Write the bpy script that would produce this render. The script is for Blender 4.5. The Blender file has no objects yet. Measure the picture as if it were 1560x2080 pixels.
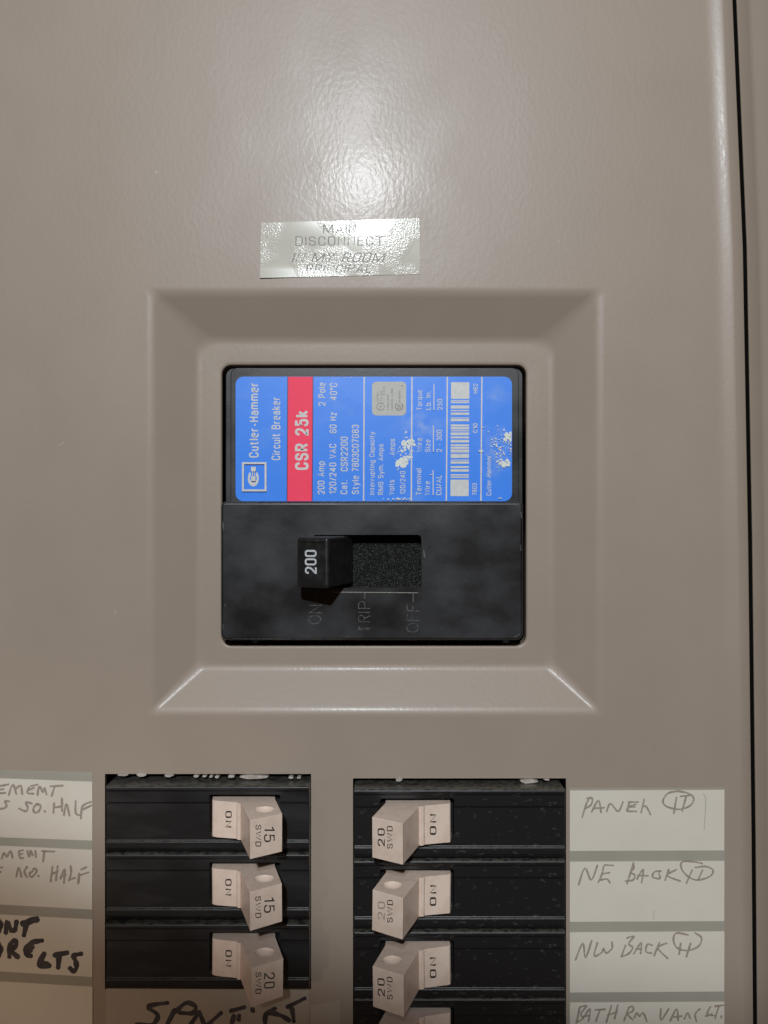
import bpy, bmesh, math, random
from mathutils import Vector
random.seed(7)
scene = bpy.context.scene
C = scene.collection

# ---------------------------------------------------------------- camera
S = 0.00013           # metres per photo pixel on the cover plane
D = 0.230             # camera distance from the cover plane
Z0 = 1.5              # height of the picture centre above the floor
cam = bpy.data.objects.new('camera', bpy.data.cameras.new('camera'))
C.objects.link(cam)
cam.location = (0, -D, Z0)
cam.rotation_euler = (math.radians(90), 0, 0)
cam.data.sensor_fit = 'HORIZONTAL'
cam.data.sensor_width = 36
cam.data.lens = 36 * D / (1560 * S)
cam.data.clip_start = 0.002
cam.data.clip_end = 20
scene.camera = cam

# ---------------------------------------------------------------- light
world = bpy.data.worlds.new('World')
scene.world = world
world.use_nodes = True
wn = world.node_tree
bg = wn.nodes['Background']
wtc = wn.nodes.new('ShaderNodeTexCoord')
wsep = wn.nodes.new('ShaderNodeSeparateXYZ')
wr = wn.nodes.new('ShaderNodeValToRGB')
wmap = wn.nodes.new('ShaderNodeMapRange')
wn.links.new(wtc.outputs['Generated'], wsep.inputs[0])
wn.links.new(wsep.outputs['Z'], wmap.inputs[0])
wmap.inputs[1].default_value = -1
wmap.inputs[2].default_value = 1
wn.links.new(wmap.outputs[0], wr.inputs[0])
wr.color_ramp.elements[0].color = (0.80, 0.46, 0.29, 1)     # warm dim room: floor
wr.color_ramp.elements[1].color = (1.0, 0.66, 0.46, 1)      # ceiling
wn.links.new(wr.outputs[0], bg.inputs[0])
bg.inputs[1].default_value = 0.07

# overhead work lamp; cone edge stands in for the hand and phone shadow below
AIM = Vector(((1600 - 780) * S, 0, Z0 + (1040 + 2600) * S))
BEAM_EDGE = Vector(((670 - 780) * S, 0, Z0 + (1040 - 1868) * S))
def bulb(pos, energy, color, size=None):
    l = bpy.data.objects.new('work_lamp', bpy.data.lights.new('work_lamp', 'SPOT'))
    C.objects.link(l)
    l.location = pos
    l.rotation_euler = (AIM - pos).to_track_quat('-Z', 'Y').to_euler()
    l.data.energy = energy
    l.data.color = color
    l.data.shadow_soft_size = .016
    ang = math.degrees((AIM - pos).angle(BEAM_EDGE - pos))
    l.data.spot_size = math.radians(2 * ang + (size or 0))
    l.data.spot_blend = .08
    return ang
LAMP = Vector((-.028, -1.0, Z0 + .464))
a1 = math.degrees((AIM - LAMP).angle(BEAM_EDGE - LAMP))
bulb(LAMP, 30.5, (.945, 1.0, 1.035), 64.2 - 2 * a1)
bulb(Vector((-.040, -1.0, Z0 + .565)), 8.5, (.90, 1.0, 1.09), 64.2 - 2 * a1)  # second bulb, added for the upper lobe of the highlight

# added warm fill spot, lifts the lower left labels under the beam's edge
L2 = Vector((-.55, -.75, Z0 - .05))
A2 = Vector(((40 - 780) * S, 0, Z0 + (1040 - 1990) * S))
left_fill = bpy.data.objects.new('room_lamp', bpy.data.lights.new('room_lamp', 'SPOT'))
C.objects.link(left_fill)
left_fill.location = L2
left_fill.rotation_euler = (A2 - L2).to_track_quat('-Z', 'Y').to_euler()
left_fill.data.energy = 9.5
left_fill.data.color = (1.0, .78, .60)
left_fill.data.shadow_soft_size = .05
left_fill.data.spot_size = math.radians(8.5)
left_fill.data.spot_blend = .9

scene.view_settings.view_transform = 'Standard'
scene.view_settings.look = 'None'
scene.view_settings.exposure = 0
scene.view_settings.gamma = 1
scene.cycles.max_bounces = 6

# ---------------------------------------------------------------- helpers
def P(px, py, h=0.0):
    """photo pixel seen at height h (mm) in front of the cover plane -> world point"""
    k = (D - h / 1000) / D
    return Vector(((px - 780) * S * k, -h / 1000, Z0 - (py - 1040) * S * k))

def obj(name, verts, faces, mat, parent=None, smooth=False):
    base = parent.matrix_world.translation.copy() if parent else Vector((0, 0, 0))
    off = Vector((0, 0, 0))
    q = parent
    while q is not None:
        off += q.location
        q = q.parent
    me = bpy.data.meshes.new(name)
    me.from_pydata([tuple(Vector(v) - off) for v in verts], [], faces)
    me.update()
    if mat: me.materials.append(mat)
    if smooth:
        for p in me.polygons: p.use_smooth = True
    o = bpy.data.objects.new(name, me)
    C.objects.link(o)
    if parent: o.parent = parent
    return o

def top_mesh(name, verts, faces, mat, label, cat, group=None, smooth=False):
    """a thing that is one mesh: origin moved to its centre"""
    n = len(verts)
    c = sum((Vector(v) for v in verts), Vector((0, 0, 0))) / n
    me = bpy.data.meshes.new(name)
    me.from_pydata([tuple(Vector(v) - c) for v in verts], [], faces)
    me.update()
    me.materials.append(mat)
    if smooth:
        for p in me.polygons: p.use_smooth = True
    o = bpy.data.objects.new(name, me)
    C.objects.link(o)
    o.location = c
    tag(o, label, cat, group)
    return o

def tag(o, label, cat, group=None):
    o['label'] = label; o['category'] = cat
    if group: o['group'] = group

def thing(name, label, cat, loc, group=None):
    o = bpy.data.objects.new(name, None)
    o.empty_display_size = 0.01
    C.objects.link(o); o.location = loc
    tag(o, label, cat, group)
    return o

def bevel(o, width, seg=2, angle=30):
    m = o.modifiers.new('bevel', 'BEVEL')
    m.width = width; m.segments = seg; m.limit_method = 'ANGLE'
    m.angle_limit = math.radians(angle)
    m.harden_normals = False
    for p in o.data.polygons: p.use_smooth = True
    return m

def cut(o, cutters):
    for c in cutters:
        m = o.modifiers.new('cut', 'BOOLEAN')
        m.operation = 'DIFFERENCE'; m.object = c; m.solver = 'EXACT'

def bake(o, cutters=()):
    """turn the modifier stack into plain mesh and drop the cutters"""
    bpy.context.view_layer.update()
    dg = bpy.context.evaluated_depsgraph_get()
    me = bpy.data.meshes.new_from_object(o.evaluated_get(dg))
    o.modifiers.clear()
    old = o.data
    o.data = me
    bpy.data.meshes.remove(old)
    for c in cutters:
        bpy.data.objects.remove(c, do_unlink=True)
    return o

def flat_smooth(o, deg=35):
    """smooth shading except across hard edges"""
    me = o.data
    bm = bmesh.new(); bm.from_mesh(me)
    for f in bm.faces: f.smooth = True
    for e in bm.edges:
        if len(e.link_faces) == 2 and e.calc_face_angle(0) > math.radians(deg): e.smooth = False
    bm.to_mesh(me); bm.free()

def weigh(o):
    m = o.modifiers.new('weighted_normals', 'WEIGHTED_NORMAL'); m.keep_sharp = True; m.weight = 80

def prism_z(profile, z0, z1):
    """profile: world (x, y) loop -> solid between heights z0 and z1"""
    n = len(profile)
    v = [(x, y, z0) for x, y in profile] + [(x, y, z1) for x, y in profile]
    f = [tuple(range(n)), tuple(range(2 * n - 1, n - 1, -1))]
    for i in range(n):
        j = (i + 1) % n
        f.append((j, i, n + i, n + j))
    return v, f

def prism_x(profile, x0, x1):
    """profile: world (y, z) loop -> solid between x0 and x1"""
    n = len(profile)
    v = [(x0, y, z) for y, z in profile] + [(x1, y, z) for y, z in profile]
    f = [tuple(range(n)), tuple(range(2 * n - 1, n - 1, -1))]
    for i in range(n):
        j = (i + 1) % n
        f.append((j, i, n + i, n + j))
    return v, f

def fix_normals(o):
    bm = bmesh.new(); bm.from_mesh(o.data)
    bmesh.ops.recalc_face_normals(bm, faces=bm.faces[:])
    bm.to_mesh(o.data); bm.free()

def rr_px(l, t, r, b, rad, n=6):
    """rounded rectangle loop in pixels, clockwise from the top left; rad: one or four radii (tl,tr,br,bl)"""
    if not isinstance(rad, (tuple, list)): rad = (rad,) * 4
    out = []
    for (cx, cy, a0, q) in ((l, t, 180, 0), (r, t, 270, 1), (r, b, 0, 2), (l, b, 90, 3)):
        R = rad[q]
        ox = cx + R if cx == l else cx - R
        oy = cy + R if cy == t else cy - R
        for i in range(n + 1):
            a = math.radians(a0 + 90 * i / n)
            out.append((ox + R * math.cos(a), oy + R * math.sin(a)))
    return out

def plate(loop, h0, h1):
    """solid plate of an outline (pixels as seen at h1) between heights h0 and h1 mm"""
    n = len(loop)
    front = [P(x, y, h1) for x, y in loop]
    back = [Vector((p.x, -h0 / 1000, p.z)) for p in front]
    v = front + back
    f = [tuple(range(n - 1, -1, -1)), tuple(range(n, 2 * n))]
    for i in range(n):
        j = (i + 1) % n
        f.append((i, j, n + j, n + i))
    return v, f

class MB:
    """collects several flat pieces into one mesh"""
    def __init__(s): s.v = []; s.f = []; s.k = 0
    def add(s, v, f):
        b = len(s.v); s.v += list(v); s.f += [tuple(b + i for i in q) for q in f]
    def bump(s):
        s.k += 1
        return s.k * 0.0016
    def poly(s, loop, h):
        """outline facing the viewer"""
        h += s.bump()
        s.add([P(x, y, h) for x, y in loop], [tuple(range(len(loop) - 1, -1, -1))])
    def rect(s, l, t, r, b, h): s.poly([(l, t), (r, t), (r, b), (l, b)], h)

_font = {}
def glyphs(body, bold=0.0, shear=0.0, spacing=1.0):
    key = (body, bold, shear, spacing)
    if key in _font: return _font[key]
    cu = bpy.data.curves.new('writing', 'FONT')
    cu.body = body; cu.size = 1; cu.offset = bold; cu.resolution_u = 3
    cu.shear = shear; cu.space_character = spacing
    o = bpy.data.objects.new('writing', cu); C.objects.link(o)
    dg = bpy.context.evaluated_depsgraph_get()
    me = bpy.data.meshes.new_from_object(o.evaluated_get(dg))
    v = [(p.co.x, p.co.y) for p in me.vertices]
    f = [tuple(p.vertices) for p in me.polygons]
    bpy.data.objects.remove(o, do_unlink=True)
    bpy.data.meshes.remove(me); bpy.data.curves.remove(cu)
    _font[key] = (v, f)
    return v, f
_h = glyphs('H')[0]
CAP = max(p[1] for p in _h) - min(p[1] for p in _h)

def write(mb, body, base, cap, start, end, h, mode='ccw', bold=0.0, shear=0.0, spacing=1.0):
    """writing fitted to pixels. ccw: read bottom to top, base/cap are x of baseline / capital tops, start/end are y.
    cw: read top to bottom. h: base y, cap y, start/end x. h may be a function of the pixel x"""
    v, f = glyphs(body, bold, shear, spacing)
    x0 = min(p[0] for p in v); x1 = max(p[0] for p in v)
    e = mb.bump()
    out = []
    for x, y in v:
        a = start + (x - x0) / (x1 - x0) * (end - start)
        q = base + (y - bold * 0) / CAP * (cap - base)
        px, py = (a, q) if mode == 'h' else (q, a)
        hh = h(px) if callable(h) else h
        out.append(P(px, py, hh + e))
    f2 = f
    mb.add(out, f2)

GL = {
 'A': (.56, [[(0,0,0),(.28,1,0),(.56,0,0)], [(.1,.3),(.46,.3)]]),
 'B': (.52, [[(0,0,0),(0,1,0),(.5,1),(.5,.53),(0,.53,0)], [(0,.53,0),(.53,.53),(.53,0),(0,0,0)]]),
 'C': (.5, [[(.5,.68),(.5,1),(0,1),(0,0),(.5,0),(.5,.32)]]),
 'D': (.52, [[(0,0,0),(0,1,0),(.52,1),(.52,0),(0,0,0)]]),
 'E': (.44, [[(.44,1),(0,1,0),(0,0,0),(.44,0)], [(0,.53),(.4,.53)]]),
 'F': (.44, [[(.44,1),(0,1,0),(0,0)], [(0,.5),(.4,.5)]]),
 'G': (.5, [[(.5,.7),(.5,1),(0,1),(0,0),(.5,0),(.5,.48,0),(.27,.48)]]),
 'H': (.5, [[(0,0),(0,1)], [(.5,0),(.5,1)], [(0,.53),(.5,.53)]]),
 'I': (.0, [[(0,0),(0,1)]]),
 'K': (.5, [[(0,0),(0,1)], [(.5,1),(0,.4)], [(.15,.58),(.52,0)]]),
 'L': (.42, [[(0,1),(0,0,0),(.42,0)]]),
 'M': (.8, [[(0,0),(0,1)], [(0,1),(.4,.1,0),(.8,1)], [(.8,1),(.8,0)]]),
 'N': (.52, [[(0,0),(0,1,0),(.52,0,0),(.52,1)]]),
 'O': (.52, [[(.26,1),(.52,1),(.52,0),(0,0),(0,1),(.26,1)]]),
 'P': (.5, [[(0,0),(0,1,0),(.5,1),(.5,.45),(0,.45)]]),
 'R': (.52, [[(0,0),(0,1,0),(.5,1),(.5,.47),(0,.47)], [(.27,.47),(.53,0)]]),
 'S': (.5, [[(.48,.73),(.48,1),(0,1),(0,.53),(.5,.5),(.5,0),(0,0),(0,.28)]]),
 'T': (.54, [[(0,1),(.54,1)], [(.27,0),(.27,1)]]),
 'U': (.5, [[(0,1),(0,0),(.5,0),(.5,1)]]),
 'V': (.54, [[(0,1),(.27,0,0),(.54,1)]]),
 'W': (1.0, [[(0,1),(.25,0,0),(.5,1,0),(.75,0,0),(1,1)]]),
 'Y': (.54, [[(0,1),(.27,.42),(.54,1)], [(.27,.42),(.27,0)]]),
 '0': (.48, [[(.24,1),(.48,1),(.48,0),(0,0),(0,1),(.24,1)]]),
 '1': (.24, [[(0,.78),(.24,.98,0),(.24,0)]]),
 '2': (.48, [[(0,.7),(0,1),(.48,1),(.48,.52),(0,.06,0),(0,0,0),(.5,0)]]),
 '3': (.48, [[(0,.74),(0,1),(.46,1),(.46,.53),(.16,.53)], [(.16,.53),(.48,.53),(.48,0),(0,0),(0,.27)]]),
 '4': (.54, [[(.4,0),(.4,1)], [(.4,1),(0,.3,0),(.54,.3)]]),
 '5': (.48, [[(.45,1),(.06,1,0),(.02,.5,0),(.1,.62),(.48,.62),(.48,0),(0,0),(0,.26)]]),
 '6': (.48, [[(.46,.76),(.46,1),(0,1),(0,0),(.48,0),(.48,.58),(0,.58)]]),
 '7': (.48, [[(0,1),(.48,1,0),(.16,0)]]),
 '8': (.48, [[(.24,1),(.46,1),(.46,.54),(.02,.54),(.02,1),(.24,1)], [(.24,.54),(.48,.54),(.48,0),(0,0),(0,.54),(.24,.54)]]),
 '9': (.48, [[(.02,.24),(.02,0),(.48,0),(.48,1),(0,1),(0,.42),(.48,.42)]]),
 'a': (.42, [[(.03,.52),(.03,.72),(.42,.72),(.42,0)], [(.42,.42),(0,.42),(0,0),(.42,.02)]]),
 'b': (.44, [[(0,1),(0,0)], [(0,.72),(.44,.72),(.44,0),(0,0)]]),
 'c': (.42, [[(.42,.5),(.42,.72),(0,.72),(0,0),(.42,0),(.42,.22)]]),
 'e': (.44, [[(0,.41),(.44,.41,0),(.44,.72),(0,.72),(0,0),(.43,0)]]),
 'g': (.44, [[(.44,.72),(.44,-.25),(0,-.25),(0,-.1)], [(.44,.72),(0,.72),(0,0),(.44,0)]]),
 'h': (.42, [[(0,0),(0,1)], [(0,.72),(.42,.72),(.42,0)]]),
 'i': (.0, [[(0,0),(0,.72)], [(0,.87),(0,1)]]),
 'k': (.42, [[(0,0),(0,1)], [(.4,.72),(0,.26)], [(.14,.4),(.44,0)]]),
 'l': (.0, [[(0,0),(0,1)]]),
 'm': (.76, [[(0,0),(0,.72)], [(0,.72),(.38,.72),(.38,0)], [(.38,.72),(.76,.72),(.76,0)]]),
 'n': (.42, [[(0,0),(0,.72)], [(0,.72),(.42,.72),(.42,0)]]),
 'o': (.44, [[(.22,.72),(.44,.72),(.44,0),(0,0),(0,.72),(.22,.72)]]),
 'p': (.44, [[(0,-.25),(0,.72)], [(0,.72),(.44,.72),(.44,0),(0,0)]]),
 'q': (.44, [[(.44,-.25),(.44,.72)], [(.44,.72),(0,.72),(0,0),(.44,0)]]),
 'r': (.27, [[(0,0),(0,.72)], [(0,.5),(.06,.7),(.27,.7)]]),
 't': (.28, [[(.1,.95),(.1,0),(.3,0)], [(-.04,.72),(.28,.72)]]),
 'u': (.42, [[(0,.72),(0,0),(.42,0)], [(.42,.72),(.42,0)]]),
 'y': (.44, [[(0,.72),(.22,0)], [(.44,.72),(.16,-.25),(0,-.25)]]),
 'z': (.4, [[(0,.72),(.4,.72,0),(0,0,0),(.42,0)]]),
 's': (.4, [[(.4,.55),(.4,.72),(0,.72),(0,.38),(.42,.34),(.42,0),(0,0),(0,.18)]]),
 '-': (.26, [[(0,.37),(.26,.37)]]), '.': (.02, [[(0,-.05),(0,.1)]]), '/': (.34, [[(0,-.05),(.34,1.03)]]),
 '°': (.16, [[(.08,1),(.18,1),(.18,.72),(0,.72),(0,1),(.08,1)]]), ' ': (.18, []),
}
def round_path(path, rad):
    """polyline with its unmarked corners rounded"""
    out = []; n = len(path)
    closed = n > 3 and path[0][:2] == path[-1][:2]
    for i, p in enumerate(path):
        x, y = p[0], p[1]
        if i in (0, n - 1) or (len(p) > 2 and p[2] == 0):
            out.append((x, y)); continue
        a, b = path[i - 1], path[i + 1]
        la = math.hypot(a[0] - x, a[1] - y); lb = math.hypot(b[0] - x, b[1] - y)
        ra = min(rad, la * (.95 if i == 1 and not closed else .5)); rb = min(rad, lb * (.95 if i == n - 2 and not closed else .5))
        p0 = (x + (a[0] - x) * ra / la, y + (a[1] - y) * ra / la); p2 = (x + (b[0] - x) * rb / lb, y + (b[1] - y) * rb / lb)
        for k in range(6):
            t = k / 5; c = .12
            out.append(tuple((1 - t) ** 2 * p0[q] + 2 * t * (1 - t) * ((x, y)[q] * (1 + 0) ) + t * t * p2[q] for q in (0, 1)))
    return out

def letter(mb, body, base, cap, start, end, h, mode='ccw', wt=.15, gap=.17, shear=0.0, rad=.25):
    """sans lettering of even strokes fitted to pixels, same placing rules as write()"""
    x = 0; quads = []; xmin, xmax = 9e9, -9e9
    for ch in body:
        w, paths = GL[ch]
        for p in paths:
            pts = round_path([(q[0] + x,) + tuple(q[1:]) for q in p], rad)
            pts = [q for i, q in enumerate(pts) if i == 0 or math.hypot(q[0] - pts[i - 1][0], q[1] - pts[i - 1][1]) > 1e-4]
            closed = len(pts) > 4 and math.hypot(pts[0][0] - pts[-1][0], pts[0][1] - pts[-1][1]) < 1e-4
            n = len(pts); side = []
            for i, q in enumerate(pts):
                a = pts[i - 1] if i else (pts[-2] if closed else None)
                b = pts[i + 1] if i < n - 1 else (pts[1] if closed else None)
                d = []
                if a: d.append((q[0] - a[0], q[1] - a[1]))
                if b: d.append((b[0] - q[0], b[1] - q[1]))
                nn = []
                for dx, dy in d:
                    L = math.hypot(dx, dy); nn.append((-dy / L, dx / L))
                mx = sum(v[0] for v in nn) / len(nn); my = sum(v[1] for v in nn) / len(nn)
                L2 = max(mx * mx + my * my, .2)
                mx /= L2; my /= L2
                side.append(((q[0] + mx * wt / 2, q[1] + my * wt / 2), (q[0] - mx * wt / 2, q[1] - my * wt / 2)))
            quads.append(side)
            for u, v in side: xmin = min(xmin, u[0], v[0]); xmax = max(xmax, u[0], v[0])
        x += w + gap + wt
    for side in quads:
        e = mb.bump() % .008
        vv = []
        for u, v in side:
            for gx, gy in (u, v):
                gy2 = wt / 2 + gy * (1 - wt)                    # strokes stay inside the capital height
                px_ = start + (gx + shear * gy - xmin) / (xmax - xmin) * (end - start)
                q = base + gy2 * (cap - base)
                px, py = (px_, q) if mode == 'h' else (q, px_)
                hh = h(px, py) if mode == 'h' and callable(h) else (h(px) if callable(h) else h)
                vv.append(P(px, py, hh + e))
        mb.add(vv, [(2 * i, 2 * i + 1, 2 * i + 3, 2 * i + 2) for i in range(len(side) - 1)])

def smooth_line(pts, n=5):
    if len(pts) < 3: 
        return [tuple(pts[0][i] + (pts[1][i] - pts[0][i]) * t / 3 for i in (0, 1)) for t in range(4)]
    q = [pts[0]] + list(pts) + [pts[-1]]
    out = []
    for i in range(1, len(q) - 2):
        p0, p1, p2, p3 = q[i - 1], q[i], q[i + 1], q[i + 2]
        for k in range(n):
            t = k / n
            out.append(tuple(0.5 * (2 * p1[c] + (p2[c] - p0[c]) * t + (2 * p0[c] - 5 * p1[c] + 4 * p2[c] - p3[c]) * t * t
                       + (3 * p1[c] - p0[c] - 3 * p2[c] + p3[c]) * t ** 3) for c in (0, 1)))
    out.append(tuple(pts[-1]))
    return out

def stroke(mb, pts, w, h):
    """pen stroke in pixels: ribbon with round ends and a slightly uneven width"""
    pts = smooth_line(pts)
    n = len(pts); v = []; f = []
    e = mb.bump()
    ph = random.random() * 6
    for i, (x, y) in enumerate(pts):
        a = pts[max(i - 1, 0)]; b = pts[min(i + 1, n - 1)]
        dx, dy = b[0] - a[0], b[1] - a[1]
        L = math.hypot(dx, dy) or 1
        nx, ny = -dy / L, dx / L
        r = w / 2 * (0.88 + 0.16 * math.sin(ph + i * 0.9) + random.uniform(-.06, .06))
        hh = h + e + 0.001 * i / n
        v += [P(x + nx * r, y + ny * r, hh), P(x - nx * r, y - ny * r, hh)]
    for i in range(n - 1):
        f.append((2 * i, 2 * i + 1, 2 * i + 3, 2 * i + 2))
    for end in (0, n - 1):
        x, y = pts[end]; o = pts[1] if end == 0 else pts[n - 2]
        a0 = math.atan2(y - o[1], x - o[0])
        b = len(v)
        ring = [P(x + w * .44 * math.cos(a0 + t), y + w * .44 * math.sin(a0 + t), h + e + .0005) for t in [math.pi * (k / 6 - .5) for k in range(7)]]
        v += ring; f.append(tuple(b + k for k in range(6, -1, -1)))
    mb.add(v, f)

def face_out(o):
    """flat writing: all faces look at the viewer (-y)"""
    bm = bmesh.new(); bm.from_mesh(o.data)
    for fc in bm.faces:
        if fc.normal.y > 0: fc.normal_flip()
    bm.to_mesh(o.data); bm.free()

# ---------------------------------------------------------------- materials
def mat(name, col, rough=0.5, col2=None, nscale=300, nlo=.4, nhi=.6, bump=0, bscale=800, bdetail=2, bdist=.0002, rvar=0, coat=0, coat_r=.1, spec=.5, stretch=(1, 1, 1), ndetail=4, dust=0):
    m = bpy.data.materials.new(name); m.use_nodes = True
    nt = m.node_tree; N = nt.nodes; L = nt.links
    b = N['Principled BSDF']
    b.inputs['Roughness'].default_value = rough
    b.inputs['Specular IOR Level'].default_value = spec
    b.inputs['Coat Weight'].default_value = coat
    b.inputs['Coat Roughness'].default_value = coat_r
    tc = N.new('ShaderNodeTexCoord')
    mp = N.new('ShaderNodeMapping'); mp.inputs['Scale'].default_value = stretch
    L.new(tc.outputs['Object'], mp.inputs[0])
    b.inputs['Base Color'].default_value = (*col, 1)
    if col2 or rvar:
        no = N.new('ShaderNodeTexNoise'); no.inputs['Scale'].default_value = nscale; no.inputs['Detail'].default_value = ndetail
        L.new(mp.outputs[0], no.inputs['Vector'])
        mr = N.new('ShaderNodeMapRange'); mr.inputs[1].default_value = nlo; mr.inputs[2].default_value = nhi
        L.new(no.outputs[0], mr.inputs[0])
        if col2:
            mx = N.new('ShaderNodeMix'); mx.data_type = 'RGBA'
            mx.inputs['A'].default_value = (*col, 1); mx.inputs['B'].default_value = (*col2, 1)
            L.new(mr.outputs[0], mx.inputs['Factor'])
            L.new(mx.outputs['Result'], b.inputs['Base Color'])
        if rvar:
            m2 = N.new('ShaderNodeMapRange'); m2.inputs[3].default_value = rough; m2.inputs[4].default_value = rough + rvar
            L.new(mr.outputs[0], m2.inputs[0]); L.new(m2.outputs[0], b.inputs['Roughness'])
    if bump:
        n2 = N.new('ShaderNodeTexNoise'); n2.inputs['Scale'].default_value = bscale; n2.inputs['Detail'].default_value = bdetail
        L.new(mp.outputs[0], n2.inputs['Vector'])
        bp = N.new('ShaderNodeBump'); bp.inputs['Strength'].default_value = bump; bp.inputs['Distance'].default_value = bdist
        L.new(n2.outputs[0], bp.inputs['Height']); L.new(bp.outputs[0], b.inputs['Normal'])
        if coat: L.new(bp.outputs[0], b.inputs['Coat Normal'])
    if dust:
        # settled dust lies on the faces that look up
        ge = N.new('ShaderNodeNewGeometry'); se = N.new('ShaderNodeSeparateXYZ')
        L.new(ge.outputs['True Normal'], se.inputs[0])
        d1 = N.new('ShaderNodeMapRange'); d1.inputs[1].default_value = .55; d1.inputs[2].default_value = .95; d1.inputs[4].default_value = dust
        L.new(se.outputs['Z'], d1.inputs[0])
        nd = N.new('ShaderNodeTexNoise'); nd.inputs['Scale'].default_value = 700; nd.inputs['Detail'].default_value = 5
        L.new(tc.outputs['Object'], nd.inputs['Vector'])
        d2 = N.new('ShaderNodeMapRange'); d2.inputs[1].default_value = .3; d2.inputs[2].default_value = .6
        L.new(nd.outputs[0], d2.inputs[0])
        mu = N.new('ShaderNodeMath'); mu.operation = 'MULTIPLY'
        L.new(d1.outputs[0], mu.inputs[0]); L.new(d2.outputs[0], mu.inputs[1])
        mz = N.new('ShaderNodeMix'); mz.data_type = 'RGBA'; mz.inputs['B'].default_value = (.16, .15, .125, 1)
        L.new(mu.outputs[0], mz.inputs['Factor'])
        L.new(mx.outputs['Result'], mz.inputs['A']); L.new(mz.outputs['Result'], b.inputs['Base Color'])
    return m

M = {}
M['paint'] = mat('taupe_enamel', (.332, .268, .214), .38, (.347, .279, .224), 60, .3, .7, rvar=.07, bump=.22, bscale=950, bdetail=2, bdist=.00012, spec=.33, coat=.055, coat_r=.16, stretch=(1, 1, .7))
M['trim'] = mat('trim_enamel', (.285, .228, .18), .5, (.30, .24, .19), 60, .3, .7, spec=.2, bump=.3, bscale=620, bdist=.0001)
M['dark'] = mat('dark_interior', (.012, .011, .01), .8, (.02, .018, .016), 90)
M['chip'] = mat('bare_paint_chip', (.36, .30, .26), .5, (.46, .41, .37), 900)
M['case'] = mat('black_case_plastic', (.0045, .0045, .005), .33, (.033, .034, .037), 85, .36, .76, bump=.12, bscale=900, bdist=.0001, rvar=.16, stretch=(.8, 1, 1), dust=.5, ndetail=7)
M['branch'] = mat('black_branch_plastic', (.008, .008, .0085), .40, (.020, .020, .021), 160, .45, .8, bump=.12, bscale=1200, bdist=.0001, rvar=.15, stretch=(.3, 1, 1), dust=.45)
M['branch_dusty'] = mat('dusty_black_branch_plastic', (.009, .009, .0095), .38, (.075, .075, .072), 900, .62, .80, bump=.12, bscale=1200, bdist=.0001, rvar=.15, stretch=(.5, 1, 1), dust=.5, ndetail=6)
M['toggle'] = mat('black_toggle_plastic', (.010, .010, .010), .38, (.022, .022, .022), 420, .45, .8, bump=.15, bscale=1600, bdist=.0001, rvar=.15)
M['liner'] = mat('speckled_black_fibre', (.004, .004, .004), .8, (.12, .118, .11), 3000, .53, .78, bump=.5, bscale=2600, bdist=.0002, ndetail=4, spec=.2)
M['lip'] = mat('lit_dusty_slot_edge', (.24, .235, .20), .6, (.38, .37, .32), 1500)  # dust, plus lamp light on the slot's lower wall painted in
M['relief'] = mat('dusty_relief', (.028, .028, .028), .5, (.11, .108, .10), 900, .40, .60)
M['blue'] = None
M['red'] = mat('red_band_ink', (1.0, .062, .135), .5, (.98, .055, .12), 900, .4, .7, spec=.25)
M['purple'] = mat('overprint_edge', (.045, .012, .10), .4)
M['print'] = mat('pale_grey_ink', (.66, .66, .64), .45, (.60, .60, .585), 700)
M['listing'] = mat('listing_grey', (.50, .49, .45), .45, (.47, .46, .42), 800)
M['ink'] = mat('fine_dark_ink', (.10, .10, .09), .5, (.30, .29, .26), 2500, .45, .75)
M['handle'] = mat('tan_handle_plastic', (.76, .61, .51), .42, (.64, .49, .38), 330, .45, .85, bump=.08, bscale=900, bdist=.0001)
M['hprint'] = mat('handle_black_ink', (.025, .020, .018), .55, (.06, .045, .04), 1500, .5, .8)
M['hfade'] = mat('handle_worn_ink', (.34, .27, .22), .5, (.45, .36, .30), 1500, .4, .7)
M['n200'] = mat('white_numeral_ink', (.62, .64, .66), .5, (.50, .52, .54), 1800)
M['card'] = mat('label_paper', (.69, .64, .55), .62, (.645, .59, .50), 70, .3, .75, bump=.08, bscale=500, bdist=.0001)
M['shade_paper'] = mat('shade_browned_paper', (.40, .34, .275), .7, (.35, .295, .235), 60, .3, .7, bump=.1, bscale=500, bdist=.0001)  # white paper coloured brown to hold the shadow over it
M['strip'] = mat('directory_backing', (.355, .335, .275), .6, (.335, .31, .255), 60)
M['pencil'] = mat('pencil_line', (.30, .245, .195), .7, (.44, .40, .34), 2200, .45, .8)
M['faint'] = mat('faint_pencil_line', (.42, .40, .34), .7)
M['marker'] = mat('felt_marker', (.028, .022, .026), .55, (.07, .058, .06), 350, .4, .75)
M['tapeink'] = mat('thin_tape_lettering', (.15, .145, .13), .5)

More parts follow.
